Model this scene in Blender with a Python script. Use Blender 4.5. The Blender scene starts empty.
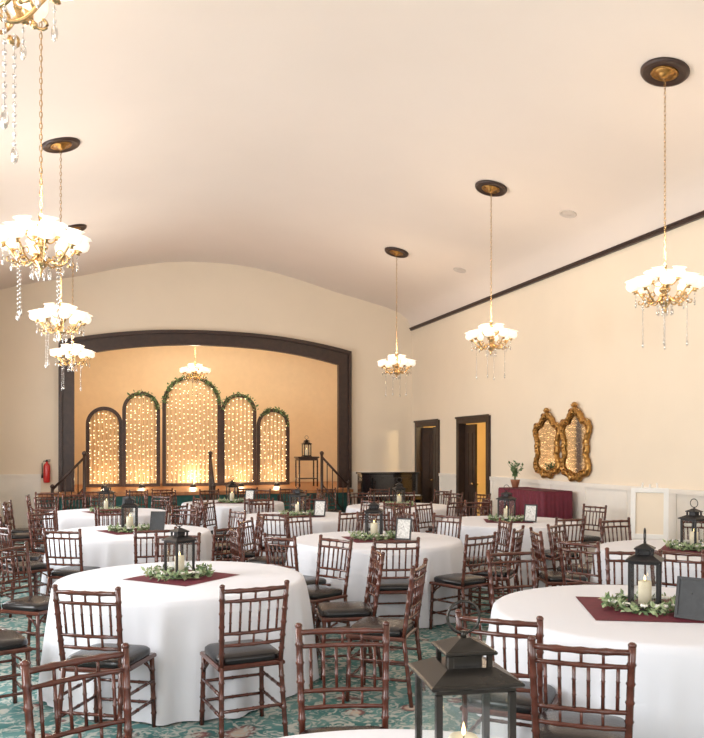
import bpy, math, random
from math import sin, cos, pi, radians, sqrt, atan2
from mathutils import Vector, Matrix
random.seed(7)
S = bpy.context.scene
S.view_settings.view_transform = 'Standard'
S.view_settings.look = 'None'
S.view_settings.exposure = 0.0

# ---------------------------------------------------------------- materials
def nmat(name):
    m = bpy.data.materials.new(name); m.use_nodes = True
    nt = m.node_tree
    return m, nt, nt.nodes['Principled BSDF']
def pmat(name, col, rough=0.5, metal=0.0, noise=0.0, nscale=8.0, bump=0.0, bscale=60.0, spec=0.5, coat=0.0, emis=None, estr=0.0):
    m, nt, b = nmat(name)
    b.inputs['Base Color'].default_value = (*col, 1)
    b.inputs['Roughness'].default_value = rough
    b.inputs['Metallic'].default_value = metal
    b.inputs['Specular IOR Level'].default_value = spec
    b.inputs['Coat Weight'].default_value = coat
    if emis:
        b.inputs['Emission Color'].default_value = (*emis, 1)
        b.inputs['Emission Strength'].default_value = estr
    tc = nt.nodes.new('ShaderNodeTexCoord')
    if noise > 0:
        n = nt.nodes.new('ShaderNodeTexNoise'); n.inputs['Scale'].default_value = nscale
        n.inputs['Detail'].default_value = 4
        r = nt.nodes.new('ShaderNodeValToRGB')
        r.color_ramp.elements[0].position = 0.3; r.color_ramp.elements[1].position = 0.7
        r.color_ramp.elements[0].color = (*[c*(1-noise) for c in col], 1)
        r.color_ramp.elements[1].color = (*[min(1, c*(1+noise*0.6)) for c in col], 1)
        nt.links.new(tc.outputs['Object'], n.inputs['Vector'])
        nt.links.new(n.outputs['Fac'], r.inputs['Fac'])
        nt.links.new(r.outputs['Color'], b.inputs['Base Color'])
    if bump > 0:
        n2 = nt.nodes.new('ShaderNodeTexNoise'); n2.inputs['Scale'].default_value = bscale
        bp = nt.nodes.new('ShaderNodeBump'); bp.inputs['Strength'].default_value = bump
        bp.inputs['Distance'].default_value = 0.01
        nt.links.new(tc.outputs['Object'], n2.inputs['Vector'])
        nt.links.new(n2.outputs['Fac'], bp.inputs['Height'])
        nt.links.new(bp.outputs['Normal'], b.inputs['Normal'])
    return m
M_wall = pmat('wall_cream_paint', (0.82, 0.71, 0.57), 0.75, noise=0.02, nscale=1.5, bump=0.05, spec=0.2)
M_ceil = pmat('ceiling_plaster', (0.83, 0.735, 0.665), 0.85, noise=0.02, nscale=0.8, bump=0.05, bscale=30, spec=0.1)
M_wains = pmat('wainscot_white_paint', (0.82, 0.77, 0.70), 0.5, noise=0.02)
M_dark = pmat('dark_brown_trim', (0.042, 0.020, 0.014), 0.4, noise=0.3, nscale=12)
M_wood = pmat('mahogany_chair_wood', (0.095, 0.026, 0.016), 0.25, noise=0.35, nscale=14, coat=0.4)
M_cush = pmat('black_vinyl_cushion', (0.009, 0.008, 0.009), 0.27, bump=0.1)
M_cloth = pmat('white_linen', (0.75, 0.76, 0.81), 0.85, bump=0.08, bscale=220, spec=0.1)
M_burg = pmat('burgundy_cloth', (0.13, 0.008, 0.025), 0.7, noise=0.25, nscale=20)
M_gold = pmat('polished_brass', (0.66, 0.45, 0.22), 0.27, metal=1.0)
M_agold = pmat('antique_gold', (0.45, 0.24, 0.07), 0.35, metal=0.9, noise=0.4, nscale=25)
M_black = pmat('black_metal', (0.018, 0.017, 0.018), 0.4, metal=0.3)
M_pewter = pmat('dark_bronze_metal', (0.035, 0.031, 0.027), 0.25, metal=0.5, noise=0.3, nscale=10)
M_candle = pmat('ivory_wax', (0.86, 0.76, 0.58), 0.5, emis=(1, .8, .5), estr=0.12)
M_shade = pmat('frosted_glass_shade', (0.88, 0.84, 0.78), 0.35, emis=(1, 0.84, 0.66), estr=0.7)
M_glow = pmat('glowing_bulb', (1, .9, .75), 0.35, emis=(1, 0.86, 0.64), estr=10)
M_leaf = pmat('eucalyptus_leaf', (0.12, 0.20, 0.08), 0.6, noise=0.5, nscale=30)
M_leafl = pmat('pale_leaf', (0.36, 0.44, 0.24), 0.6, noise=0.3, nscale=30)
M_flower = pmat('white_petal', (0.85, 0.83, 0.76), 0.7)
M_piano = pmat('piano_black_lacquer', (0.008, 0.008, 0.009), 0.12, coat=1)
M_white = pmat('white_painted_wood', (0.8, 0.78, 0.74), 0.45)
M_paper = pmat('printed_paper', (0.70, 0.69, 0.66), 0.7, noise=0.35, nscale=60)
M_slate = pmat('chalkboard', (0.02, 0.022, 0.025), 0.5, noise=0.3, nscale=40)
M_lip = pmat('stage_oak_edge', (0.42, 0.17, 0.06), 0.35, noise=0.3, nscale=10)
M_teal = pmat('teal_stage_skirt', (0.012, 0.085, 0.075), 0.7, noise=0.4, nscale=6)
M_door = pmat('dark_door_wood', (0.035, 0.018, 0.012), 0.4, noise=0.3, nscale=10)
M_fairy = pmat('fairy_light_bulb', (1, .85, .5), 0.4, emis=(1, 0.82, 0.52), estr=7)
M_flame = pmat('candle_flame', (1, .8, .4), 0.4, emis=(1, 0.70, 0.30), estr=5)
M_stagew = pmat('stage_wall_paint', (0.82, 0.67, 0.47), 0.8, noise=0.03)
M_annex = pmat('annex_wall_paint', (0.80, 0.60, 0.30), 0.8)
M_mirror = pmat('mirror_glass', (0.85, 0.83, 0.78), 0.04, metal=1.0)
M_pot = pmat('terracotta', (0.3, 0.12, 0.06), 0.7)
M_vent = pmat('vent_grille', (0.62, 0.55, 0.50), 0.6)
M_frame = pmat('window_white_paint', (0.8, 0.8, 0.78), 0.5)
M_red = pmat('red_enamel', (0.55, 0.02, 0.02), 0.3, coat=.5)

def curtain_mat():
    m, nt, b = nmat('sheer_curtain')
    b.inputs['Base Color'].default_value = (0.74, 0.59, 0.38, 1); b.inputs['Roughness'].default_value = 0.8
    tr = nt.nodes.new('ShaderNodeBsdfTranslucent'); tr.inputs['Color'].default_value = (0.84, 0.66, 0.42, 1)
    mx = nt.nodes.new('ShaderNodeMixShader'); mx.inputs[0].default_value = 0.35
    nt.links.new(b.outputs[0], mx.inputs[1]); nt.links.new(tr.outputs[0], mx.inputs[2])
    nt.links.new(mx.outputs[0], nt.nodes['Material Output'].inputs['Surface'])
    return m
M_curt = curtain_mat()
def glass_mat(name, tint=(1, 1, 1), g=0.10):
    m, nt, b = nmat(name)
    nt.nodes.remove(b)
    t = nt.nodes.new('ShaderNodeBsdfTransparent'); t.inputs['Color'].default_value = (*tint, 1)
    gl = nt.nodes.new('ShaderNodeBsdfGlossy'); gl.inputs['Roughness'].default_value = 0.05
    mx = nt.nodes.new('ShaderNodeMixShader'); mx.inputs[0].default_value = g
    nt.links.new(t.outputs[0], mx.inputs[1]); nt.links.new(gl.outputs[0], mx.inputs[2])
    nt.links.new(mx.outputs[0], nt.nodes['Material Output'].inputs['Surface'])
    return m
M_glass = glass_mat('lantern_glass', (0.93, 0.95, 0.94), 0.10)
M_crys = glass_mat('crystal', (0.88, 0.86, 0.84), 0.45)

def carpet_mat():
    m, nt, b = nmat('patterned_carpet')
    tc = nt.nodes.new('ShaderNodeTexCoord')
    v = nt.nodes.new('ShaderNodeTexVoronoi'); v.inputs['Scale'].default_value = 3.4; v.feature = 'SMOOTH_F1'
    n = nt.nodes.new('ShaderNodeTexNoise'); n.inputs['Scale'].default_value = 11; n.inputs['Detail'].default_value = 6
    n.inputs['Distortion'].default_value = 1.8
    r1 = nt.nodes.new('ShaderNodeValToRGB'); r1.color_ramp.interpolation = 'EASE'
    e = r1.color_ramp.elements
    e[0].position = 0.10; e[0].color = (0.50, 0.40, 0.32, 1)
    e[1].position = 0.75; e[1].color = (0.035, 0.13, 0.125, 1)
    for p, c in ((0.18, (0.20, 0.09, 0.09, 1)), (0.28, (0.06, 0.17, 0.165, 1)), (0.5, (0.13, 0.25, 0.24, 1))):
        x = e.new(p); x.color = c
    r2 = nt.nodes.new('ShaderNodeValToRGB')
    r2.color_ramp.elements[0].position = 0.48; r2.color_ramp.elements[0].color = (0, 0, 0, 1)
    r2.color_ramp.elements[1].position = 0.58; r2.color_ramp.elements[1].color = (1, 1, 1, 1)
    mx = nt.nodes.new('ShaderNodeMix'); mx.data_type = 'RGBA'
    mx.inputs['B'].default_value = (0.44, 0.45, 0.41, 1)
    nt.links.new(tc.outputs['Object'], v.inputs['Vector']); nt.links.new(tc.outputs['Object'], n.inputs['Vector'])
    nt.links.new(v.outputs['Distance'], r1.inputs['Fac']); nt.links.new(n.outputs['Fac'], r2.inputs['Fac'])
    nt.links.new(r1.outputs['Color'], mx.inputs['A']); nt.links.new(r2.outputs['Color'], mx.inputs['Factor'])
    nt.links.new(mx.outputs['Result'], b.inputs['Base Color'])
    b.inputs['Roughness'].default_value = 0.95; b.inputs['Specular IOR Level'].default_value = 0.1
    return m
M_carpet = carpet_mat()

# ---------------------------------------------------------------- mesh builder
class MB:
    def __init__(s):
        s.v = []; s.f = []; s.m = []; s.sm = []; s.mats = []; s.T = Matrix.Identity(4)
    def mi(s, mat):
        if mat not in s.mats: s.mats.append(mat)
        return s.mats.index(mat)
    def add(s, vs, fs, mat, smooth=False):
        o = len(s.v); k = s.mi(mat)
        s.v += [tuple(s.T @ Vector(p)) for p in vs]
        for f in fs:
            s.f.append([i+o for i in f]); s.m.append(k); s.sm.append(smooth)
    def box(s, x0, x1, y0, y1, z0, z1, mat, bev=0.0):
        if bev > 0:
            b = bev
            vs = []; 
            for (z, i) in ((z0, b), (z0+b, 0), (z1-b, 0), (z1, b)):
                vs += [(x0+i+0, y0+i, z), (x1-i, y0+i, z), (x1-i, y1-i, z), (x0+i, y1-i, z)]
            fs = [(3, 2, 1, 0), (12, 13, 14, 15)]
            for l in range(3):
                for k in range(4):
                    a = l*4+k; c = l*4+(k+1) % 4
                    fs.append((a, c, c+4, a+4))
            s.add(vs, fs, mat)
            return
        vs = [(x0, y0, z0), (x1, y0, z0), (x1, y1, z0), (x0, y1, z0), (x0, y0, z1), (x1, y0, z1), (x1, y1, z1), (x0, y1, z1)]
        s.add(vs, [(3, 2, 1, 0), (4, 5, 6, 7), (0, 1, 5, 4), (1, 2, 6, 5), (2, 3, 7, 6), (3, 0, 4, 7)], mat)
    def tube(s, pts, rad, mat, seg=8, closed=False, smooth=True, ref=None):
        P = [Vector(p) for p in pts]; n = len(P)
        if not isinstance(rad, (list, tuple)): rad = [rad]*n
        vs = []; 
        for i, p in enumerate(P):
            if closed: t = P[(i+1) % n]-P[i-1]
            else: t = P[min(i+1, n-1)]-P[max(i-1, 0)]
            if t.length < 1e-9: t = Vector((0, 0, 1))
            t.normalize()
            rf = Vector(ref) if ref else (Vector((0.0, 0.0, 1)) if abs(t.z) < 0.9 else Vector((1, 0, 0)))
            a = t.cross(rf); 
            if a.length < 1e-6: a = t.cross(Vector((0.3, 1, 0.2)))
            a.normalize(); b = t.cross(a)
            for k in range(seg):
                q = 2*pi*k/seg
                vs.append(p+a*(rad[i]*cos(q))+b*(rad[i]*sin(q)))
        fs = []
        for i in range(n if closed else n-1):
            j = (i+1) % n
            for k in range(seg):
                l = (k+1) % seg
                fs.append((i*seg+k, i*seg+l, j*seg+l, j*seg+k))
        if not closed:
            fs.append(tuple(range(seg))[::-1]); fs.append(tuple((n-1)*seg+k for k in range(seg)))
        s.add(vs, fs, mat, smooth)
    def lathe(s, prof, mat, seg=16, c=(0, 0, 0), smooth=True, scallop=0, samp=0.0):
        vs = []; n = len(prof)
        for i, (r, z) in enumerate(prof):
            for k in range(seg):
                a = 2*pi*k/seg
                rr = r*(1+samp*(i/(n-1))**3*cos(scallop*a)) if scallop else r
                vs.append((c[0]+rr*cos(a), c[1]+rr*sin(a), c[2]+z))
        fs = []
        for i in range(n-1):
            for k in range(seg):
                l = (k+1) % seg
                fs.append((i*seg+k, i*seg+l, (i+1)*seg+l, (i+1)*seg+k))
        if prof[0][0] > 1e-4 and not scallop: fs.append(tuple(range(seg))[::-1])
        if prof[-1][0] > 1e-4 and not scallop: fs.append(tuple((n-1)*seg+k for k in range(seg)))
        s.add(vs, fs, mat, smooth)
    def blob(s, c, r, mat, seg=8, rings=5, rot=None):
        if not isinstance(r, (tuple, list)): r = (r, r, r)
        vs = []
        for i in range(rings+1):
            ph = pi*i/rings
            for k in range(seg):
                a = 2*pi*k/seg
                p = Vector((r[0]*sin(ph)*cos(a), r[1]*sin(ph)*sin(a), -r[2]*cos(ph)))
                if rot is not None: p = rot @ p
                vs.append((c[0]+p.x, c[1]+p.y, c[2]+p.z))
        fs = []
        for i in range(rings):
            for k in range(seg):
                l = (k+1) % seg
                fs.append((i*seg+k, i*seg+l, (i+1)*seg+l, (i+1)*seg+k))
        s.add(vs, fs, mat, True)
    def leaf(s, c, L, w, mat):
        d = Vector((random.uniform(-1, 1), random.uniform(-1, 1), random.uniform(-.4, 1))).normalized()
        e = d.cross(Vector((random.uniform(-1, 1), random.uniform(-1, 1), random.uniform(-1, 1)))).normalized()
        n = d.cross(e)*w*0.35
        c = Vector(c)
        s.add([c, c+d*L*.5+e*w, c+d*L, c+d*L*.5-e*w, c+d*L*.5+n], [(0, 1, 4), (1, 2, 4), (2, 3, 4), (3, 0, 4)], mat, True)
    def mesh(s, name):
        me = bpy.data.meshes.new(name)
        me.from_pydata(s.v, [], s.f)
        for m in s.mats: me.materials.append(m)
        me.polygons.foreach_set('material_index', s.m)
        me.polygons.foreach_set('use_smooth', s.sm)
        me.update()
        return me
    def obj(s, name, loc=(0, 0, 0), rz=0.0):
        return inst(name, s.mesh(name), loc, rz)
def inst(name, me, loc=(0, 0, 0), rz=0.0, sc=1.0):
    o = bpy.data.objects.new(name, me); S.collection.objects.link(o)
    o.location = loc; o.rotation_euler = (0, 0, rz); o.scale = (sc, sc, sc) if not isinstance(sc, tuple) else sc
    return o

# ---------------------------------------------------------------- room dims
XL, XR, YB, YF = -2.43, 7.0, 17.8, -2.6
XC = (XL+XR)/2
ZT = 4.58
prof = [(0, 5.84), (0.5, 5.83), (1, 5.78), (1.5, 5.69), (2, 5.58), (2.8, 5.36), (3.6, 5.18), (4.1, 5.06), (4.4, 4.95), (4.6, 4.81), (4.715, 4.58)]
def zceil(x):
    d = abs(x-XC)
    for (a, za), (b, zb) in zip(prof, prof[1:]):
        if d <= b: return za+(zb-za)*(d-a)/(b-a)
    return ZT

# floor
b = MB(); b.add([(XL, YF, 0), (XR, YF, 0), (XR, YB, 0), (XL, YB, 0)], [(0, 1, 2, 3)], M_carpet); b.obj('floor')
# ceiling
b = MB(); xs = [XC-d for d, _ in reversed(prof)]+[XC+d for d, _ in prof[1:]]
vs = []; fs = []
for x in xs: vs += [(x, YF, zceil(x)), (x, YB, zceil(x))]
for i in range(len(xs)-1): fs.append((2*i, 2*i+1, 2*i+3, 2*i+2))
b.add(vs, fs, M_ceil, True); b.obj('ceiling')

def holed(name, plane, const, u0, u1, z1, holes, mat):
    us = sorted(set([u0, u1]+[h[0] for h in holes]+[h[1] for h in holes]))
    zs = sorted(set([0, z1]+[h[2] for h in holes]+[h[3] for h in holes]))
    b = MB()
    for i in range(len(us)-1):
        for j in range(len(zs)-1):
            um = (us[i]+us[i+1])/2; zm = (zs[j]+zs[j+1])/2
            if any(h[0] < um < h[1] and h[2] < zm < h[3] for h in holes): continue
            q = [(us[i], zs[j]), (us[i+1], zs[j]), (us[i+1], zs[j+1]), (us[i], zs[j+1])]
            if plane == 'x': b.add([(const, u, z) for u, z in q], [(0, 1, 2, 3)], mat)
            else: b.add([(u, const, z) for u, z in q], [(0, 1, 2, 3)], mat)
    return b.obj(name)
DA = (13.83, 15.05); DB = (16.24, 17.36); DH = 2.24
holed('wall_right', 'x', XR, YF, YB, ZT, [(DA[0], DA[1], 0, DH), (DB[0], DB[1], 0, DH)], M_wall)
wl = [(y-.8, y+.8, 1.0, 3.7) for y in (1.5, 5.6, 9.7, 13.8)]
holed('wall_left', 'x', XL, YF, YB, ZT, wl, M_wall)
wr = [(x-.85, x+.85, 1.0, 3.9) for x in (-0.5, 2.28, 5.06)]  # unseen windows behind the camera, added to light the room
holed('wall_rear', 'y', YF, XL, XR, ZT, wr, M_wall)
b = MB(); vs = []; fs = []
for x in xs: vs += [(x, YF, ZT-.001), (x, YF, zceil(x))]
for i in range(len(xs)-1): fs.append((2*i, 2*i+1, 2*i+3, 2*i+2))
b.add(vs, fs, M_wall); b.obj('wall_rear_gable')
# windows
wn = 0
def window(plane, const, u0, u1, z0, z1):
    global wn; wn += 1
    b = MB()
    def bx(a0, a1, c0, c1, d=0.05):
        if plane == 'x': b.box(const-d, const+d, a0, a1, c0, c1, M_frame)
        else: b.box(a0, a1, const-d, const+d, c0, c1, M_frame)
    bx(u0-.1, u0, z0-.1, z1+.1); bx(u1, u1+.1, z0-.1, z1+.1); bx(u0, u1, z1, z1+.1); bx(u0-.12, u1+.12, z0-.1, z0, .1)
    um = (u0+u1)/2
    bx(um-.02, um+.02, z0, z1, .025)
    for k in (1, 2): 
        zz = z0+(z1-z0)*k/3; bx(u0, u1, zz-.02, zz+.02, .022)
    if plane == 'x': b.add([(const, u0, z0), (const, u1, z0), (const, u1, z1), (const, u0, z1)], [(0, 1, 2, 3)], M_glass)
    else: b.add([(u0, const, z0), (u1, const, z0), (u1, const, z1), (u0, const, z1)], [(0, 1, 2, 3)], M_glass)
    b.obj('window_%d' % wn)
def area(name, loc, rot, sx, sy, e, col):
    l = bpy.data.lights.new(name, 'AREA'); l.shape = 'RECTANGLE'; l.size = sx; l.size_y = sy; l.energy = e; l.color = col
    o = bpy.data.objects.new(name, l); S.collection.objects.link(o); o.location = loc; o.rotation_euler = rot
    return o
DAY = (.96, .97, 1)
for h in wl:
    window('x', XL, *h)
    area('window_boost_light', (XL-.12, (h[0]+h[1])/2, (h[2]+h[3])/2), (0, radians(-90), 0), h[3]-h[2], h[1]-h[0], 225, DAY)
for h in wr:
    window('y', YF, *h)
    area('window_boost_light', ((h[0]+h[1])/2, YF-.12, (h[2]+h[3])/2), (radians(90), 0, 0), h[1]-h[0], h[3]-h[2], 85, DAY)  # added area lamp outside each rear window, brightens the hall from behind

# back wall with arched opening
PX0, PX1 = -0.91, 5.46
PC = (PX0+PX1)/2; PHW = (PX1-PX0)/2
FW = 0.31
def zo(x, hw, zs, rise):
    d = min(1, abs(x-PC)/hw); return zs+rise*(1-d**2.2)
ihw = PHW-FW
STZ = 0.83
cols = sorted(set(xs+[PC-ihw+2*ihw*i/24 for i in range(25)]))
b = MB()
for x0, x1 in zip(cols, cols[1:]):
    xm = (x0+x1)/2
    if abs(xm-PC) < ihw:
        b.add([(x0, YB, zo(x0, ihw, 3.66, .33)), (x1, YB, zo(x1, ihw, 3.66, .33)), (x1, YB, zceil(x1)), (x0, YB, zceil(x0))], [(0, 1, 2, 3)], M_wall)
        b.add([(x0, YB, 0), (x1, YB, 0), (x1, YB, STZ-.08), (x0, YB, STZ-.08)], [(0, 1, 2, 3)], M_wall)
    else:
        b.add([(x0, YB, 0), (x1, YB, 0), (x1, YB, zceil(x1)), (x0, YB, zceil(x0))], [(0, 1, 2, 3)], M_wall)
b.obj('wall_back')
# proscenium frame: stepped moulding bands
b = MB()
def band(ho, hi, zso, ro, zsi, ri, y0, y1):
    N = 28
    op = [(PC-ho, STZ)]+[(PC-ho+2*ho*i/N, zo(PC-ho+2*ho*i/N, ho, zso, ro)) for i in range(N+1)]+[(PC+ho, STZ)]
    ip = [(PC-hi, STZ)]+[(PC-hi+2*hi*i/N, zo(PC-hi+2*hi*i/N, hi, zsi, ri)) for i in range(N+1)]+[(PC+hi, STZ)]
    n = len(op); vs = []
    for (x, z), (u, w) in zip(op, ip): vs += [(x, y0, z), (u, y0, w), (u, y1, w), (x, y1, z)]
    fs = []
    for i in range(n-1):
        for k in range(4):
            l = (k+1) % 4; fs.append((i*4+k, i*4+l, (i+1)*4+l, (i+1)*4+k))
    b.add(vs, fs, M_dark)
band(PHW, PHW-.07, 3.98, .34, 3.91, .338, YB-.14, YB-.005)
band(PHW-.07, ihw+.06, 3.91, .338, 3.72, .332, YB-.08, YB-.004)
band(ihw+.06, ihw, 3.72, .332, 3.66, .33, YB-.12, YB-.003)
b.obj('proscenium_arch')
# stage
b = MB()
SX0, SX1, SY0, SY1 = -1.25, 5.28, 16.95, 21.3
b.box(SX0+.04, SX1-.04, SY0+.04, YB-.06, 0, STZ-.07, M_teal)
for i in range(9):
    x = SX0+.1+i*(SX1-SX0-.2)/8
    b.box(x-.03, x+.03, SY0+.01, SY0+.04, 0.05, STZ-.1, M_dark)
b.box(SX0, SX1, SY0, YB-.15, STZ-.07, STZ, M_lip)
b.obj('stage')
b = MB()
b.box(-1.59, 6.19, YB+.01, SY1-.01, STZ-.06, STZ, M_lip)
b.box(PC-ihw+.01, PC+ihw-.01, YB-.15, YB+.01, STZ-.06, STZ, M_lip); b.obj('floor_stage')
b = MB()
b.add([(-1.6, SY1, STZ-.1), (6.2, SY1, STZ-.1), (6.2, SY1, 4.5), (-1.6, SY1, 4.5)], [(0, 1, 2, 3)], M_stagew)
b.obj('wall_stage_back')
b = MB()
b.add([(-1.6, YB+.01, STZ-.1), (-1.6, SY1, STZ-.1), (-1.6, SY1, 4.5), (-1.6, YB+.01, 4.5)], [(0, 1, 2, 3)], M_stagew); b.obj('wall_stage_left')
b = MB()
b.add([(6.2, YB+.01, STZ-.1), (6.2, SY1, STZ-.1), (6.2, SY1, 4.5), (6.2, YB+.01, 4.5)], [(0, 1, 2, 3)], M_stagew); b.obj('wall_stage_right')
b = MB()
b.add([(-1.6, YB+.01, 4.5), (6.2, YB+.01, 4.5), (6.2, SY1, 4.5), (-1.6, SY1, 4.5)], [(0, 1, 2, 3)], M_stagew); b.obj('ceiling_stage')

# picture-rail trim
for nm, x0, x1, s_ in (('trim_1', XR-.05, XR-.002, -1), ('trim_2', XL+.002, XL+.05, 1)):
    b = MB(); b.box(x0, x1, YF+.01, YB-.01, ZT-.04, ZT+.02, M_dark); 
    b.box(x0+s_*.018, x1+s_*.018, YF+.01, YB-.01, ZT+.0, ZT+.022, M_dark)
    b.obj(nm)
# wainscot
RZ = 1.17
segs = [(YF+.02, DA[0]-.15), (DA[1]+.15, DB[0]-.15), (DB[1]+.15, YB-.02)]
b = MB()
for y0, y1 in segs:
    b.box(XR-.045, XR-.002, y0, y1, RZ-.035, RZ+.03, M_wains)
    b.box(XR-.02, XR-.002, y0, y1, 0.16, RZ-.035, M_wains)
    n = max(1, int((y1-y0)/1.0)); 
    for i in range(n+1):
        y = y0+.05+(y1-y0-.1)*i/n; b.box(XR-.032, XR-.02, y-.05, y+.05, 0.16, RZ-.035, M_wains)
b.obj('trim_chair_rail_right')
b = MB()
for y0, y1 in segs: b.box(XR-.05, XR-.002, y0, y1, 0, .16, M_wains, .005)
b.obj('baseboard_right')
b = MB()
b.box(PX1+.01, XR-.06, YB-.04, YB-.002, RZ-.035, RZ+.03, M_wains); b.box(PX1+.01, XR-.06, YB-.02, YB-.002, .16, RZ-.035, M_wains)
b.box(XL+.01, SX0-.01, YB-.04, YB-.002, RZ-.035, RZ+.03, M_wains); b.box(XL+.01, SX0-.01, YB-.02, YB-.002, .16, RZ-.035, M_wains)
b.obj('trim_chair_rail_back')
b = MB()
b.box(PX1+.01, XR-.06, YB-.05, YB-.002, 0, .16, M_wains, .005); b.box(XL+.01, SX0-.01, YB-.05, YB-.002, 0, .16, M_wains, .005)
b.obj('baseboard_back')
b = MB(); b.box(XL+.002, XL+.05, YF+.02, YB-.06, 0, .16, M_wains, .005); b.obj('baseboard_left')

# doors
def casing(b, d):
    b.box(XR-.05, XR+.12, d[0]-.12, d[0], 0, DH+.12, M_door); b.box(XR-.05, XR+.12, d[1], d[1]+.12, 0, DH+.12, M_door)
    b.box(XR-.05, XR+.12, d[0], d[1], DH, DH+.12, M_door)
    b.box(XR-.07, XR-.05, d[0]-.14, d[1]+.14, DH+.1, DH+.14, M_door)
def leafdoor(b, L):
    b.box(0, L, -.022, .022, 0.01, DH-.02, M_door)
    for (z0, z1) in ((.15, .85), (.98, 2.05)):
        for (u0, u1) in ((.1, L/2-.05), (L/2+.05, L-.1)):
            for s_ in (-1, 1):
                y0, y1 = sorted((s_*.022, s_*.034)); b.box(u0, u1, y0, y1, z0, z1, M_door, .004)
    b.blob((L-.06, -.06, 1.02), .03, M_gold); b.blob((L-.06, .06, 1.02), .03, M_gold)
b = MB(); casing(b, DB)
b.T = Matrix.Translation((XR+.08, DB[0]+.01, 0)) @ Matrix.Rotation(radians(84), 4, 'Z'); leafdoor(b, .54)
b.T = Matrix.Translation((XR+.1, DB[1]-.02, 0)) @ Matrix.Rotation(radians(-62), 4, 'Z'); leafdoor(b, .54)
b.obj('door_1')
b = MB(); casing(b, DA)
b.T = Matrix.Translation((XR+.10, DA[1]-.03, 0)) @ Matrix.Rotation(radians(-86), 4, 'Z'); leafdoor(b, .42)
b.obj('door_2')
# annex room beyond doors
b = MB()
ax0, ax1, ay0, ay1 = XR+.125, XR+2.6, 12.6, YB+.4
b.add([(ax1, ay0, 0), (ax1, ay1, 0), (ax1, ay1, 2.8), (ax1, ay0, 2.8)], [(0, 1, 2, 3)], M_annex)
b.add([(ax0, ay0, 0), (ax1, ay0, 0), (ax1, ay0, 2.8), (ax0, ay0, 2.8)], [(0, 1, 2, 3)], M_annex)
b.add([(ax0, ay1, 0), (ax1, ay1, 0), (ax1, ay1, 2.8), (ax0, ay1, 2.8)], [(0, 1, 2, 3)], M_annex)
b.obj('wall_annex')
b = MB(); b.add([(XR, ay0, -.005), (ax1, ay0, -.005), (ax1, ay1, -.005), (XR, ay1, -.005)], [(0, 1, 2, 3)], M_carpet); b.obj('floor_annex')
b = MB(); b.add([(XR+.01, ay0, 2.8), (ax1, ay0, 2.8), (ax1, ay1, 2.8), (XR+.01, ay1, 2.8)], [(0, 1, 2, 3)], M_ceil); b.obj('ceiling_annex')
b = MB()
for k, y in enumerate((16.0, 16.9)):
    b.box(ax1-.04, ax1-.005, y, y+.5, .9, 2.0, M_agold, .01); b.box(ax1-.05, ax1-.04, y+.06, y+.44, .98, 1.92, M_paper)
b.obj('framed_picture')

# ---------------------------------------------------------------- chandelier
def tulip(b, x, y, z, sc, tilt):
    T0 = b.T.copy()
    a = atan2(y, x)
    b.T = T0 @ Matrix.Translation((x, y, z)) @ Matrix.Rotation(a, 4, 'Z') @ Matrix.Rotation(tilt, 4, 'Y') @ Matrix.Scale(sc, 4)
    b.lathe([(.020, 0), (.042, .006), (.060, .022), (.068, .045), (.065, .066), (.053, .082), (.049, .090), (.058, .100), (.070, .106)], M_shade, 24, scallop=8, samp=.07)
    b.blob((0, 0, .062), (.028, .028, .038), M_glow, 10, 6)
    b.lathe([(.008, -.03), (.02, -.025), (.012, -.012), (.03, 0), (.024, .008)], M_gold, 10)
    b.T = T0
def crystal_strand(b, x, y, z, L, r=.006):
    n = int(L/.032)
    b.tube([(x, y, z), (x, y, z-L)], .0012, M_crys, 4)
    for i in range(n):
        zz = z-(i+.5)*L/n
        b.blob((x, y, zz), (r, r, r*1.35), M_crys, 6, 4)
    b.blob((x, y, z-L-.025), (r*1.7, r*1.7, .03), M_crys, 6, 4)
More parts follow.
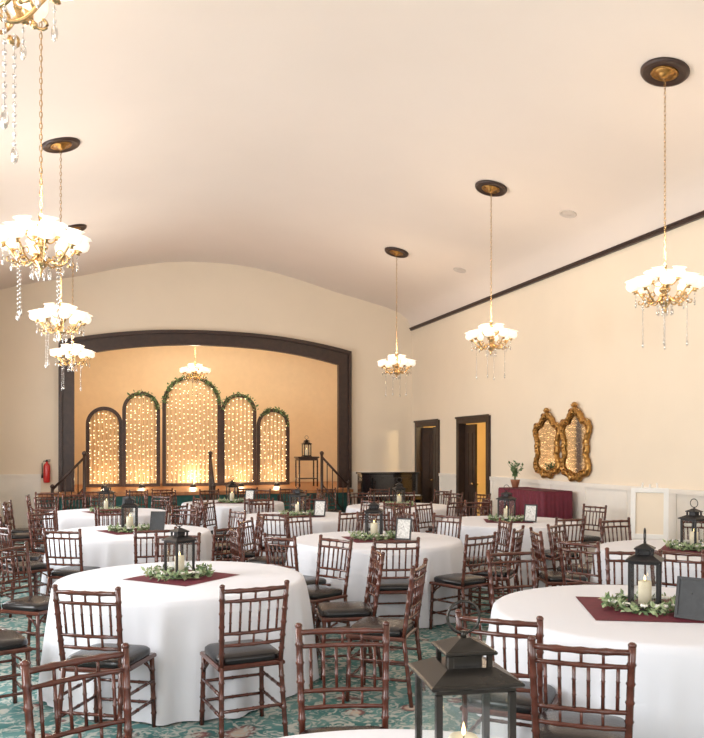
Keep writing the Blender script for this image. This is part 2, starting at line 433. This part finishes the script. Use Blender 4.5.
def chandelier_mesh(ztop, narm=8):
    b = MB()
    b.lathe([(.0, -.22), (.012, -.21), (.02, -.19), (.01, -.17), (.045, -.13), (.06, -.10), (.03, -.07), (.022, -.03), (.05, .0), (.055, .02), (.022, .05), (.016, .12), (.035, .15), (.03, .18), (.012, .2), (.02, .24), (.006, .27)], M_gold, 14)
    for i in range(narm):
        a = 2*pi*i/narm+.2
        pts = []
        for t in range(11):
            q = t/10
            r = .03+.235*q; z = -.05-.075*sin(pi*min(1, q*1.15))+.06*q**3
            pts.append((r*cos(a), r*sin(a), z))
        b.tube(pts, .008, M_gold, 6)
        sp = []
        for t in range(10):
            q = t/9*1.6*pi; ra = .038*(1-t/13)
            r = .16+ra*cos(q); z = -.055+ra*sin(q)
            sp.append((r*cos(a), r*sin(a), z))
        b.tube(sp, .006, M_gold, 5)
        sp = []
        for t in range(9):
            q = t/8*1.5*pi+pi; ra = .03*(1-t/12)
            r = .225+ra*cos(q); z = -.10+ra*sin(q)
            sp.append((r*cos(a), r*sin(a), z))
        b.tube(sp, .006, M_gold, 5)
        b.blob((.20*cos(a), .20*sin(a), -.115), .014, M_gold, 6, 4)
        for t in (.3, .6):
            b.leaf(((.03+.25*t)*cos(a), (.03+.25*t)*sin(a), -.10), .06, .018, M_gold)
        tulip(b, .272*cos(a), .272*sin(a), .01, 1.06, radians(14))
        crystal_strand(b, .265*cos(a), .265*sin(a), -.03, .07, .007)
    for i in range(4):
        a = 2*pi*i/4+.5
        pts = [((.02+.10*t/6)*cos(a), (.02+.10*t/6)*sin(a), .07-.03*sin(pi*t/6)+.02*t/6) for t in range(7)]
        b.tube(pts, .006, M_gold, 6)
        tulip(b, .125*cos(a), .125*sin(a), .11, .95, radians(10))
    for a in (0.9, 2.6, 4.0, 5.4):
        crystal_strand(b, .2*cos(a), .2*sin(a), -.09, .40, .008)
    for i in range(10):
        a = 2*pi*i/10
        crystal_strand(b, .07*cos(a), .07*sin(a), -.12, .06, .006)
    L = ztop-.27; n = int(L/.042)
    for i in range(n):
        z = .27+(i+.5)*L/n; h = L/n*.62
        pts = []
        for k in range(8):
            q = 2*pi*k/8
            u = .011*cos(q); w = h*sin(q)
            pts.append((u, 0, z+w) if i % 2 else (0, u, z+w))
        b.tube(pts, .0028, M_gold, 4, closed=True, ref=(0, 1, 0) if i % 2 else (1, 0, 0))
    b.tube([(0.004, .004, .25), (.004, .004, ztop-.03)], .002, M_gold, 4)
    return b
def medallion(b, zt, tilt):
    b.T = Matrix.Translation((0, 0, zt)) @ Matrix.Rotation(tilt, 4, 'Y')
    b.lathe([(.0, -.075), (.02, -.07), (.045, -.05), (.055, -.03), (.10, -.022), (.10, 0)], M_agold, 20)
    b.lathe([(.09, -.02), (.115, -.032), (.13, -.022)], M_agold, 28)
    b.lathe([(.125, -.015), (.15, -.034), (.165, -.022), (.185, -.036), (.21, -.034), (.225, -.015), (.228, .0), (.1, .0)], M_dark, 36)
    b.T = Matrix.Identity(4)
CZ = 3.23
def plight(name, loc, e, col, r=.1):
    l = bpy.data.lights.new(name, 'POINT'); l.energy = e; l.color = col; l.shadow_soft_size = r
    o = bpy.data.objects.new(name, l); S.collection.objects.link(o); o.location = loc
WARM = (1, .79, .58)
spots = [(5.15, 6.46), (5.13, 10.04), (5.13, 13.8), (-.46, 6.5), (-.50, 10.2), (-.50, 14.0), (-.42, 2.82)]
chm = {}
for i, (x, y) in enumerate(spots):
    sgn = 1 if x > XC else -1
    if sgn not in chm:
        bb = chandelier_mesh(zceil(x)-CZ); medallion(bb, zceil(x)-CZ-.004, sgn*radians(14)); chm[sgn] = bb.mesh('chandelier')
    inst('chandelier', chm[sgn], (x, y, CZ), 0)
    plight('chandelier_glow', (x, y, CZ+.36), 17 if i == 6 else 25, WARM, .14)
bb = chandelier_mesh(4.5-3.47); medallion(bb, 4.5-3.47, 0); bb.obj('chandelier', (2.0, 18.7, 3.47), .3)
plight('chandelier_glow', (2.0, 18.7, 3.95), 22, WARM, .12)

# ceiling vents
for x, y in ((6.32, 10.0), (6.35, 13.7)):
    b = MB(); z = zceil(x)
    b.lathe([(.0, -.012), (.05, -.012), (.06, -.006), (.09, -.006), (.1, -.014), (.12, -.014), (.13, .004)], M_vent, 24)
    o = b.obj('ceiling_vent', (x, y, z-.0)); o.rotation_euler = (0, radians(16), 0)

# ---------------------------------------------------------------- chiavari chair
def bamboo(b, p0, p1, r, nn=4, mat=None):
    P0 = Vector(p0); P1 = Vector(p1); pts = []; rad = []
    ks = [0]
    for i in range(1, nn+1):
        c = i/(nn+1); ks += [c-.02, c, c+.02]
    ks.append(1)
    for j, k in enumerate(ks):
        pts.append(P0.lerp(P1, k)); 
        rad.append(r*1.28 if (j % 3 == 2 and 0 < j < len(ks)-1) else r)
    b.tube(pts, rad, mat or M_wood, 8)
def chair_mesh():
    b = MB()
    for s in (-1, 1):
        bamboo(b, (s*.195, .195, 0), (s*.185, .18, .44), .0155, 4)
        bamboo(b, (s*.195, -.25, 0), (s*.18, -.195, .45), .0155, 4)
        bamboo(b, (s*.18, -.195, .45), (s*.195, -.262, .925), .0155, 5)
        b.blob((s*.195, -.262, .925), (.018, .018, .014), M_wood)
        for z in (.17, .29):
            bamboo(b, (s*.193, .19, z), (s*.19, -.225, z), .010, 3)
        b.tube([(s*.19, .185, .33), (s*.15, .185, .39), (s*.10, .185, .42)], .008, M_wood, 6)
        b.tube([(s*.188, .18, .33), (s*.188, .13, .39), (s*.188, .08, .42)], .008, M_wood, 6)
    for z in (.15, .27): bamboo(b, (-.193, .192, z), (.193, .192, z), .010, 3)
    bamboo(b, (-.19, -.228, .2), (.19, -.228, .2), .010, 3)
    def yb(z): return -.195-(z-.45)/.475*.067
    def rail(z, r):
        pts = []; rad = []
        for i in range(13):
            u = -1+2*i/12
            pts.append((u*(.18+(z-.45)*.03), yb(z)-.018*(1-u*u), z)); rad.append(r*1.25 if i in (3, 6, 9) else r)
        b.tube(pts, rad, M_wood, 8)
    rail(.895, .013); rail(.835, .010); rail(.645, .010); rail(.575, .010)
    for i in range(6):
        u = -.75+1.5*i/5
        bamboo(b, (u*.186, yb(.645)-.018*(1-u*u), .645), (u*.19, yb(.835)-.018*(1-u*u), .835), .0075, 2)
    for u in (-.45, 0, .45):
        b.tube([(u*.186, yb(.575)-.018*(1-u*u), .575), (u*.186, yb(.645)-.018*(1-u*u), .645)], .007, M_wood, 6)
        b.tube([(u*.19, yb(.835)-.018*(1-u*u), .835), (u*.19, yb(.895)-.018*(1-u*u), .895)], .007, M_wood, 6)
    b.box(-.205, .205, -.205, .205, .425, .455, M_wood, .008)
    vs = []; fs = []
    lv = [(.455, .97), (.47, 1.0), (.49, .99), (.502, .92), (.510, .7), (.512, 0.3)]
    N = 32
    for z, k in lv:
        for i in range(N):
            a = 2*pi*i/N; c_, s_ = cos(a), sin(a)
            e = .35
            vs.append((.198*k*math.copysign(abs(c_)**e, c_), .198*k*math.copysign(abs(s_)**e, s_), z))
    for l in range(len(lv)-1):
        for i in range(N):
            j = (i+1) % N; fs.append((l*N+i, l*N+j, (l+1)*N+j, (l+1)*N+i))
    fs.append(tuple((len(lv)-1)*N+i for i in range(N)))
    b.add(vs, fs, M_cush, True)
    return b.mesh('dining_chair')
chair_me = chair_mesh()

# ---------------------------------------------------------------- tables
TR = 0.90; TZ = .76
def table_mesh(seed):
    rnd = random.Random(seed)
    N = 216; b = MB(); vs = []; fs = []
    ph = [rnd.uniform(0, 6.28) for _ in range(6)]
    rings = [(0.02, TZ, 0), (.5, TZ, 0), (.86, TZ, 0), (.885, TZ-.003, 0), (TR, TZ-.014, 0), (TR+.006, TZ-.05, .02)]
    for k in range(1, 13):
        t = k/12; rings.append((TR+.008, TZ-.05-(TZ-.062)*t, t))
    for r, z, t in rings:
        for i in range(N):
            a = 2*pi*i/N
            am = .5+.5*sin(3*a+ph[4])
            f = .045+.020*sin(5*a+ph[0])+.075*am*(max(0, sin(13*a+ph[1]))**2)+.05*(1-am)*(max(0, sin(19*a+ph[2]))**2)+.008*sin(31*a+ph[3])
            rr = r+f*t**.65
            vs.append((rr*cos(a), rr*sin(a), z))
    for l in range(len(rings)-1):
        for i in range(N):
            j = (i+1) % N; fs.append((l*N+i, l*N+j, (l+1)*N+j, (l+1)*N+i))
    fs.append(tuple(range(N))[::-1])
    b.add(vs, fs, M_cloth, True)
    return b.mesh('banquet_table')
tabs = {
 'T0': (.66, 1.70), 'T1': (.55, 6.02), 'T2': (3.06, 3.99), 'T3': (2.74, 8.0), 'T4': (.30, 9.6), 'T5': (5.33, 6.25),
 'T6': (5.1, 9.5), 'T7': (2.65, 11.1), 'T8': (.05, 12.7), 'T9': (4.75, 12.6), 'T10': (2.2, 14.3)}
tmes = [table_mesh(s) for s in range(3)]
for i, (k, (x, y)) in enumerate(tabs.items()):
    inst('banquet_table', tmes[i % 3], (x, y, 0), i*.9)

def lantern_mesh(metal, w=.085, h=.27):
    b = MB()
    b.box(-w-.012, w+.012, -w-.012, w+.012, 0, .014, metal, .004)
    b.box(-w, w, -w, w, .014, .03, metal, .003)
    for sx in (-1, 1):
        for sy in (-1, 1):
            b.box(sx*w-.008*(1+sx)+.0, sx*w+.008*(1-sx), sy*w-.008*(1+sy), sy*w+.008*(1-sy), .03, h, metal)
    b.box(-w, w, -w, w, h, h+.014, metal, .003)
    b.box(-w-.016, w+.016, -w-.016, w+.016, h+.014, h+.026, metal, .004)
    def frust(a, z0, c, z1):
        vs = [(-a, -a, z0), (a, -a, z0), (a, a, z0), (-a, a, z0), (-c, -c, z1), (c, -c, z1), (c, c, z1), (-c, c, z1)]
        b.add(vs, [(3, 2, 1, 0), (4, 5, 6, 7), (0, 1, 5, 4), (1, 2, 6, 5), (2, 3, 7, 6), (3, 0, 4, 7)], metal)
    frust(w+.01, h+.026, w*.6, h+.052)
    for sx in (-1, 1):
        for sy in (-1, 1): b.box(sx*w*.5-.006, sx*w*.5+.006, sy*w*.5-.006, sy*w*.5+.006, h+.05, h+.082, metal)
    b.box(-w*.36, w*.36, -w*.36, w*.36, h+.05, h+.082, metal)
    b.box(-w*.66, w*.66, -w*.66, w*.66, h+.082, h+.092, metal, .003)
    frust(w*.6, h+.092, w*.12, h+.115)
    b.tube([(.0, 0, h+.112), (0, 0, h+.13)], .008, metal, 8)
    ring = [(.042*cos(2*pi*i/20), 0, h+.165+.04*sin(2*pi*i/20)) for i in range(20)]
    b.tube(ring, .004, metal, 6, closed=True, ref=(0, 1, 0))
    g = w-.006
    for q in range(4):
        b.T = Matrix.Rotation(q*pi/2, 4, 'Z')
        b.add([(-g, g, .03), (g, g, .03), (g, g, h), (-g, g, h)], [(0, 1, 2, 3)], M_glass)
    b.T = Matrix.Identity(4)
    b.lathe([(.0, .03), (.037, .03), (.038, .16), (.034, .166), (.02, .16), (0, .158)], M_candle, 20)
    b.tube([(0, 0, .158), (.002, 0, .170)], .0015, M_black, 5)
    b.lathe([(0, .166), (.005, .172), (.006, .179), (.003, .192), (0, .202)], M_flame, 8)
    return b.mesh('candle_lantern')
lan_b = lantern_mesh(M_black); lan_p = lantern_mesh(M_pewter, .10, .30)
def garland_mesh(seed):
    random.seed(seed); b = MB()
    pts = [((.19+.015*sin(3*a))*cos(a), (.16+.01*cos(2*a))*sin(a), .012) for a in [2*pi*i/24 for i in range(24)]]
    b.tube(pts, .005, M_leaf, 5, closed=True)
    for i in range(250):
        a = random.uniform(0, 2*pi); r = random.uniform(.88, 1.2)
        p = (.2*r*cos(a), .165*r*sin(a), random.uniform(.008, .05))
        b.leaf(p, random.uniform(.035, .06), random.uniform(.010, .016), M_leafl if random.random() < .65 else M_leaf)
    for i in range(16):
        a = random.uniform(0, 2*pi)
        for k in range(5):
            q = 2*pi*k/5
            b.blob((.2*cos(a)+.012*cos(q), .165*sin(a)+.012*sin(q), .05), (.012, .012, .009), M_flower, 6, 4)
    return b.mesh('greenery_wreath')
gar = [garland_mesh(1), garland_mesh(2)]
b = MB()
n = 10; q = .36
vs = []; fs = []
for i in range(n+1):
    for j in range(n+1): vs.append((-q+2*q*i/n, -q+2*q*j/n, .0025+.001*sin(i*1.7+j)))
for i in range(n):
    for j in range(n): a = i*(n+1)+j; fs.append((a, a+n+1, a+n+2, a+1))
b.add(vs, fs, M_burg, True); 
run_me = b.mesh('burgundy_overlay')
def frame_mesh(face, rim, w=.085, h=.23):
    b = MB(); b.T = Matrix.Rotation(radians(-14), 4, 'X')
    b.box(-w, w, -.008, .008, 0, .016, rim); b.box(-w, w, -.008, .008, h-.016, h, rim)
    b.box(-w, -w+.016, -.008, .008, .016, h-.016, rim); b.box(w-.016, w, -.008, .008, .016, h-.016, rim)
    b.box(-w+.016, w-.016, -.003, .004, .016, h-.016, face)
    b.T = Matrix.Identity(4)
    b.tube([(0, .03, h*.6), (0, .11, .006)], .005, rim, 5)
    return b.mesh('table_number_frame')
fr_a = frame_mesh(M_slate, M_black); fr_b = frame_mesh(M_paper, M_black)
for i, (k, (x, y)) in enumerate(tabs.items()):
    if k == 'T0': continue
    va = atan2(x, y)
    inst('burgundy_overlay', run_me, (x, y, TZ), .35+i*.4, 1.0 if k == 'T2' else .84)
    inst('candle_lantern', lan_b, (x-.02, y, TZ+.004), .2+i*.31, .94 if k == 'T1' else 1.0)
    inst('greenery_wreath', gar[i % 2], (x-.02, y, TZ+.004), -va)
    rx, ry = cos(-va), sin(-va)
    if k in ('T1', 'T5', 'T9'): continue
    o = .22 if k == 'T2' else .28
    f = -.24 if k == 'T2' else -.14
    inst('table_number_frame', fr_a if k in ('T2', 'T4', 'T8') else fr_b, (x+o*rx+f*sin(va), y+o*ry+f*cos(va), TZ+.006), -va-.35)
inst('candle_lantern', lan_p, (.915, 1.95, TZ+.002), -.12, 1.06)

# ---------------------------------------------------------------- chair placement
placed = []
def put(bx, by, tx, ty, force=True, jit=0.0, offset=.22, gap=.56):
    d = Vector((tx-bx, ty-by)).normalized()
    c = Vector((bx, by))+d*offset
    a = atan2(d.y, d.x)-pi/2+jit
    if not force:
        if any((c-p).length < gap for p in placed): return
        for (x, y) in tabs.values():
            if (c-Vector((x, y))).length < 1.17: return
        if not (XL+.35 < c.x < XR-.4 and c.y < 16.1): return
        if c.x > 5.8 and 10.3 < c.y < 12.6: return
        if c.x > 5.8 and 7.4 < c.y < 8.9: return
        if c.x > 5.1 and c.y > 15.5: return
    placed.append(c)
    inst('dining_chair', chair_me, (c.x, c.y, 0), a)
T = tabs
custom = [((-.07, 4.78), 'T1'), ((.84, 4.62), 'T1'), ((2.03, 5.12), 'T1'), ((1.98, 5.86), 'T1'), ((1.92, 6.80), 'T1'),
          ((-.70, 6.98), 'T1'), ((-.90, 5.48), 'T1'), ((-.09, 3.16), 'T0'), ((1.0, 3.36), 'T0'),
          ((3.0, 5.50), 'T2'), ((3.9, 5.25), 'T2'),
          ((3.30, 6.72), 'T3'), ((2.45, 6.62), 'T3'), ((5.1, 8.08), 'T6'), ((4.55, 7.35), 'T5')]
put(1.84, 2.86, 2.8, 3.95, jit=.12); put(1.76, 3.46, 3.1, 4.35, jit=.25)
for (p, t) in custom: put(p[0], p[1], *T[t], jit=random.uniform(-.08, .08))
random.seed(11)
for k in ('T1', 'T3', 'T5', 'T4', 'T6', 'T7', 'T8', 'T9', 'T10'):
    x, y = T[k]; n = 10; o = random.uniform(0, .6)
    for i in range(n):
        a = o+2*pi*i/n; r = random.uniform(1.42, 1.52)
        put(x+r*cos(a), y+r*sin(a), x, y, False, random.uniform(-.2, .2))
for (x, y, tx, ty) in ((-1.9, 12.2, 0, 12.6), (-1.95, 13.2, 0, 13.4), (-1.9, 14.3, 0, 14.2), (-1.0, 15.6, -1, 14), (-.2, 15.9, 0, 14), (.6, 15.9, .6, 14), (4.3, 15.6, 4.5, 13),
                       (3.6, 15.9, 3.5, 13), (1.1, 16.3, 1.1, 14), (5.3, 15.2, 5, 13), (6.5, 9.5, 5, 9.6), (6.55, 6.9, 5.3, 6.4), (6.4, 12.9, 5, 12.6),
                       (-1.6, 9.0, 0, 9.6), (-1.7, 10.4, 0, 10), (6.6, 7.4, 5.3, 6.4), (-1.2, 14.6, 0, 14.6), (-.5, 14.9, 0, 13), (3.2, 9.55, 2.7, 8), (1.2, 8.2, .3, 9.6),
                       (3.9, 10.6, 5, 10), (1.3, 12.4, .2, 12.7), (3.5, 12.5, 4.7, 12.6), (1.4, 10.3, .3, 9.8), (3.7, 9.0, 2.7, 8.2), (6.2, 14.2, 5, 13.5), (2.0, 16.2, 2, 14), (2.8, 16.25, 2.6, 14)):
    put(x, y, tx, ty, False, gap=.5)

# ---------------------------------------------------------------- arched backdrop screen
PYS = 19.4
panels = [(0.0, .80, 2.70), (.83, .84, 3.06), (2.0, 1.36, 3.47), (3.13, .84, 3.06), (4.0, .80, 2.71)]
b = MB(); fl = MB(); gl = MB(); random.seed(5)
for pi_, (cx, w, zt) in enumerate(panels):
    hw = w/2; zs = zt-hw*1.0; yy = PYS+(0.0 if pi_ == 2 else (.06 if pi_ in (1, 3) else .14))
    path = [(cx-hw+.03, yy, STZ+.01), (cx-hw+.03, yy, zs)]
    arc = []
    for i in range(1, 18):
        a = pi-pi*i/18; arc.append((cx+(hw-.03)*cos(a), yy, zs+(hw-.03)*sin(a)))
    path += arc+[(cx+hw-.03, yy, zs), (cx+hw-.03, yy, STZ+.01)]
    vs = []; fs = []
    n = len(path)
    for i, p in enumerate(path):
        if i in (0,) or p[2] < zs-.001: nx, nz = (-1 if p[0] < cx else 1), 0
        else:
            dx, dz = p[0]-cx, p[2]-zs; l = sqrt(dx*dx+dz*dz); nx, nz = dx/l, dz/l
        for (o_, y_) in ((.042, -.03), (-.042, -.03), (-.042, .03), (.042, .03)):
            vs.append((p[0]+nx*o_, p[1]+y_, p[2]+nz*o_))
    for i in range(n-1):
        for k in range(4):
            l = (k+1) % 4; fs.append((i*4+k, i*4+l, (i+1)*4+l, (i+1)*4+k))
    b.add(vs, fs, M_dark)
    b.box(cx-hw+.06, cx+hw-.06, yy-.025, yy+.025, STZ+.01, STZ+.08, M_dark)
    vs = []; fs = []; N = 80; K = 12; ir = hw-.06
    for i in range(N+1):
        u = -1+2*i/N; x = cx+ir*u; top = zs+ir*sqrt(max(0, 1-u*u)) ; 
        for k in range(K+1):
            z = STZ+.08+(top-STZ-.08)*k/K
            vs.append((x, yy+.022*sin(u*ir*62)+.006*sin(u*ir*31+k*.3), z))
    for i in range(N):
        for k in range(K): a = i*(K+1)+k; fs.append((a, a+K+1, a+K+2, a+1))
    b.add(vs, fs, M_curt, True)
    ns = int(w/.10)
    for i in range(ns):
        x = cx-ir*.92+ir*1.84*i/(ns-1); top = zs+sqrt(max(0, ir*ir-(x-cx)**2))-.04
        fl.tube([(x, yy-.04, STZ+.12), (x, yy-.04, top)], .0025, M_agold, 4)
        z = STZ+.15
        while z < top:
            zz = z+random.uniform(-.05, .05)
            fl.blob((x+random.uniform(-.012, .012), yy-.043, zz), .0085, M_fairy, 6, 4); z += .12
    if pi_ >= 1:
        g0, g1 = {1: (.0, .75), 2: (0.0, 1.0), 3: (.0, 1.0), 4: (.0, .8)}[pi_]
        for i in range(110 if pi_ != 2 else 300):
            a = random.uniform(g0, g1)*pi
            rr = hw+random.uniform(-.08, .03)
            gl.leaf((cx+rr*cos(a), yy-.045+random.uniform(-.05, .01), zs+rr*sin(a)), random.uniform(.05, .09), random.uniform(.018, .028), M_leaf if random.random() < .85 else M_leafl)
b.obj('arched_backdrop_screen'); fl.obj('fairy_lights'); gl.obj('leaf_garland')
for (cx, w, zt), e in zip(panels, (9, 8, 18, 9, 9)):
    b = MB(); b.lathe([(.0, 0), (.07, 0), (.075, .01), (.06, .07), (.045, .075), (.03, .04)], M_black, 16); b.obj('stage_uplight', (cx, PYS-.30, STZ))
    plight('uplight_beam', (cx, PYS-.24, STZ+.2), e, (1, .76, .46), .06)
area('stage_border_light', (2.28, YB+.7, 4.3), (radians(38), 0, 0), 5.0, .4, 85, (1, .82, .60))
plight('annex_lamp', (XR+1.3, 15.3, 2.4), 130, (1, .76, .42), .15)

# side table on stage with lantern
b = MB()
b.box(-.26, .26, -.22, .22, .68, .71, M_door, .006)
b.box(-.23, .23, -.19, .19, .62, .68, M_door)
for sx in (-1, 1):
    for sy in (-1, 1): bamboo(b, (sx*.22, sy*.18, 0), (sx*.22, sy*.18, .63), .018, 3, M_door)
b.box(-.22, .22, -.18, .18, .18, .2, M_door)
b.obj('side_table', (4.62, 18.6, STZ))
inst('candle_lantern', lan_b, (4.62, 18.6, STZ+.712), .1, 1.05)

def handrail(name, x, y, rz):
    b = MB()
    b.tube([(0, 0, 0), (0, 0, 1.60)], .032, M_dark, 8); b.blob((0, 0, 1.63), .05, M_dark)
    b.tube([(0, -.6, 0), (0, -.6, .95)], .03, M_dark, 8); b.blob((0, -.6, .98), .045, M_dark)
    b.tube([(0, 0, 1.55), (0, -.6, .92)], .025, M_dark, 8); b.tube([(0, 0, .95), (0, -.6, .25)], .018, M_dark, 8)
    for i in range(1, 5):
        t = i/5; b.tube([(0, -.6*t, .95-.7*t), (0, -.6*t, 1.55-.63*t)], .011, M_dark, 6)
    return b.obj(name, (x, y, 0), rz)
handrail('stair_handrail', 4.52, 16.82, radians(90)); handrail('stair_handrail', 2.12, 16.88, 0); handrail('stair_handrail', -.38, 16.82, radians(-90))
# fire extinguisher on back wall
b = MB()
b.lathe([(0, 0), (.06, .003), (.068, .03), (.068, .34), (.055, .38), (.025, .41), (.022, .44), (0, .44)], M_red, 18)
b.lathe([(0, .43), (.018, .43), (.018, .47), (0, .47)], M_black, 10)
b.box(-.012, .075, -.012, .012, .465, .48, M_black); b.box(-.012, .07, -.012, .012, .44, .452, M_black)
b.tube([(-.015, 0, .45), (-.06, 0, .45), (-.088, 0, .40), (-.085, 0, .18)], .010, M_black, 8); b.tube([(-.085, 0, .19), (-.085, 0, .10)], [.012, .02], M_black, 8)
b.box(-.02, .02, .06, .092, .1, .3, M_black)
b.obj('fire_extinguisher', (-1.14, YB-.10, 1.02))

# piano
b = MB()
b.box(-.64, .64, -.02, .3, .1, 1.18, M_piano, .01); b.box(-.67, .67, -.04, .33, 1.18, 1.22, M_piano, .008)
b.box(-.64, .64, -.34, -.02, .62, .72, M_piano, .01)
b.box(-.58, .58, -.33, -.14, .72, .735, M_white); 
for i in range(32):
    if i % 7 in (2, 6): continue
    x = -.56+i*.0355; b.box(x, x+.014, -.25, -.14, .735, .745, M_piano)
b.box(-.64, -.58, -.34, -.02, .0, .62, M_piano); b.box(.58, .64, -.34, -.02, .0, .62, M_piano)
b.box(-.64, .64, -.02, .3, .0, .1, M_piano); b.box(-.4, .4, -.06, -.02, .85, 1.1, M_piano, .01)
b.obj('upright_piano', (5.92, 16.35, 0), 0)

# burgundy buffet table
b = MB()
def drape(b, x0, x1, y0, y1, h, mat):
    per = []
    n = 30
    for i in range(n): per.append((x0+(x1-x0)*i/n, y0, 0, -1))
    for i in range(n*2): per.append((x1, y0+(y1-y0)*i/(2*n), 1, 0))
    for i in range(n): per.append((x1-(x1-x0)*i/n, y1, 0, 1))
    for i in range(n*2): per.append((x0, y1-(y1-y0)*i/(2*n), -1, 0))
    N = len(per); vs = []; fs = []
    for l, z in enumerate((h, h-.02, h*.66, h*.33, .01)):
        t = l/4
        for i, (x, y, nx, ny) in enumerate(per):
            o = (.01+.03*t*(1+sin(i*1.1)*sin(i*.37))) if l else 0
            vs.append((x+nx*o, y+ny*o, z))
    for l in range(4):
        for i in range(N): j = (i+1) % N; fs.append((l*N+i, l*N+j, (l+1)*N+j, (l+1)*N+i))
    fs.append(tuple(range(N))); b.add(vs, fs, mat, True)
drape(b, 6.36, 6.87, 10.75, 12.15, 1.07, M_burg)
b.obj('draped_buffet_table')
b = MB(); random.seed(3)
b.lathe([(0, 0), (.05, 0), (.075, .1), (.08, .13), (.07, .13), (.06, .1)], M_pot, 18)
for i in range(26):
    a = random.uniform(0, 6.28); L = random.uniform(.18, .32); lean = random.uniform(.03, .13)
    pts = [(lean*t*t*cos(a), lean*t*t*sin(a), .1+L*t) for t in (0, .25, .5, .75, 1)]
    b.tube(pts, .003, M_leaf, 4)
    for t in (.4, .6, .8, 1): b.leaf((lean*t*t*cos(a), lean*t*t*sin(a), .1+L*t), .07, .02, M_leaf)
b.obj('potted_plant', (6.6, 12.04, 1.072))

# ornate mirrors
def mirror_mesh():
    b = MB()
    H = [(0, -.56), (.10, -.60), (.17, -.52), (.29, -.50), (.36, -.40), (.34, -.28), (.29, -.17), (.32, -.06), (.30, .06), (.34, .18), (.38, .30), (.32, .42), (.21, .45), (.15, .54), (.08, .60), (0, .66)]
    def cat(P, k=5):
        out = []
        for i in range(len(P)-1):
            p0 = P[max(i-1, 0)]; p1 = P[i]; p2 = P[i+1]; p3 = P[min(i+2, len(P)-1)]
            for s in range(k):
                t = s/k
                out.append(tuple(.5*((2*p1[j])+(-p0[j]+p2[j])*t+(2*p0[j]-5*p1[j]+4*p2[j]-p3[j])*t*t+(-p0[j]+3*p1[j]-3*p2[j]+p3[j])*t**3) for j in (0, 1)))
        return out
    R = cat(H)+[H[-1]]
    loop = R+[(-u, z) for u, z in reversed(R[1:-1])]
    out = [(0, u, z) for u, z in loop]
    n = len(out)
    b.tube([(-.035, u, z) for _, u, z in out], [.034+.012*abs(sin(i*.9)) for i in range(n)], M_agold, 8, closed=True, ref=(1, 0, 0))
    b.tube([(-.05, u*.84, z*.86) for _, u, z in out], .012, M_agold, 6, closed=True, ref=(1, 0, 0))
    b.add([(-.025, 0, 0)]+[(-.025, u*.98, z*.98) for _, u, z in out], [(0, 1+i, 1+(i+1) % n) for i in range(n)], M_agold)
    b.add([(-.032, 0, 0)]+[(-.032, u*.83, z*.85) for _, u, z in out], [(0, 1+i, 1+(i+1) % n) for i in range(n)], M_mirror)
    for i in range(0, n, 3):
        _, u, z = out[i]; ang = atan2(z, u)
        rot = Matrix.Rotation(ang+(.5 if i % 2 else -.5), 3, 'X')
        b.blob((-.055, u*.95, z*.96), (.028, .060, .020), M_agold, 7, 5, rot)
    for s in (-1, 1):
        for (cu, cz, r) in ((.08, .60, .06), (.31, .42, .055), (.33, -.42, .055), (.13, -.56, .05), (.31, 0, .04)):
            pts = []
            for k in range(14):
                q = k/13*3.2*pi; rr = r*(1-k/16); pts.append((-.055, s*(cu+rr*cos(q)), cz+rr*sin(q)))
            b.tube(pts, [.014*(1-k/20) for k in range(14)], M_gold, 6, ref=(1, 0, 0))
    for k in range(5):
        a = pi/2+(k-2)*.45; b.blob((-.05, .07*cos(a), .66+.07*sin(a)), (.02, .045, .018), M_agold, 6, 5, Matrix.Rotation(a, 3, 'X'))
    return b.mesh('ornate_gold_mirror')
mm = mirror_mesh()
inst('ornate_gold_mirror', mm, (XR-.012, 11.62, 1.76), 0, (1, 1.02, .83)); inst('ornate_gold_mirror', mm, (XR-.012, 10.80, 1.77), 0, (1, 1.02, .88))

# sign on easel near right wall
b = MB()
for s in (-1, 1): b.tube([(s*.26, -.0, 0), (s*.08, .12, 1.3)], .014, M_white, 6)
b.tube([(0, .45, 0), (0, .13, 1.28)], .014, M_white, 6); b.box(-.24, .24, -.03, .05, .60, .625, M_white)
b.T = Matrix.Translation((0, .01, .625)) @ Matrix.Rotation(radians(-9), 4, 'X')
w, h = .215, .62
b.box(-w, -w+.055, -.02, .015, 0, h, M_white, .005); b.box(w-.055, w, -.02, .015, 0, h, M_white, .005)
b.box(-w+.055, w-.055, -.02, .015, 0, .06, M_white, .005); b.box(-w+.055, w-.055, -.02, .015, h-.06, h, M_white, .005)
b.box(-w+.055, w-.055, -.002, .01, .06, h-.06, M_wall)
b.obj('sign_easel', (6.27, 8.15, 0), radians(-42))

# ---------------------------------------------------------------- world / camera
w = bpy.data.worlds.new('World'); S.world = w; w.use_nodes = True
bg = w.node_tree.nodes['Background']
sky = w.node_tree.nodes.new('ShaderNodeTexSky'); sky.sky_type = 'HOSEK_WILKIE'; sky.turbidity = 6; sky.sun_direction = (-.4, -.5, .75)
w.node_tree.links.new(sky.outputs[0], bg.inputs[0]); bg.inputs[1].default_value = 0.8
cam = bpy.data.cameras.new('camera'); co = bpy.data.objects.new('camera', cam); S.collection.objects.link(co)
co.location = (0, 0, 1.7); co.rotation_euler = (radians(90), 0, radians(-17.2))
cam.sensor_fit = 'HORIZONTAL'; cam.sensor_width = 36; cam.lens = 36*800/704
cam.shift_y = 81/704; cam.clip_start = .05
S.camera = co
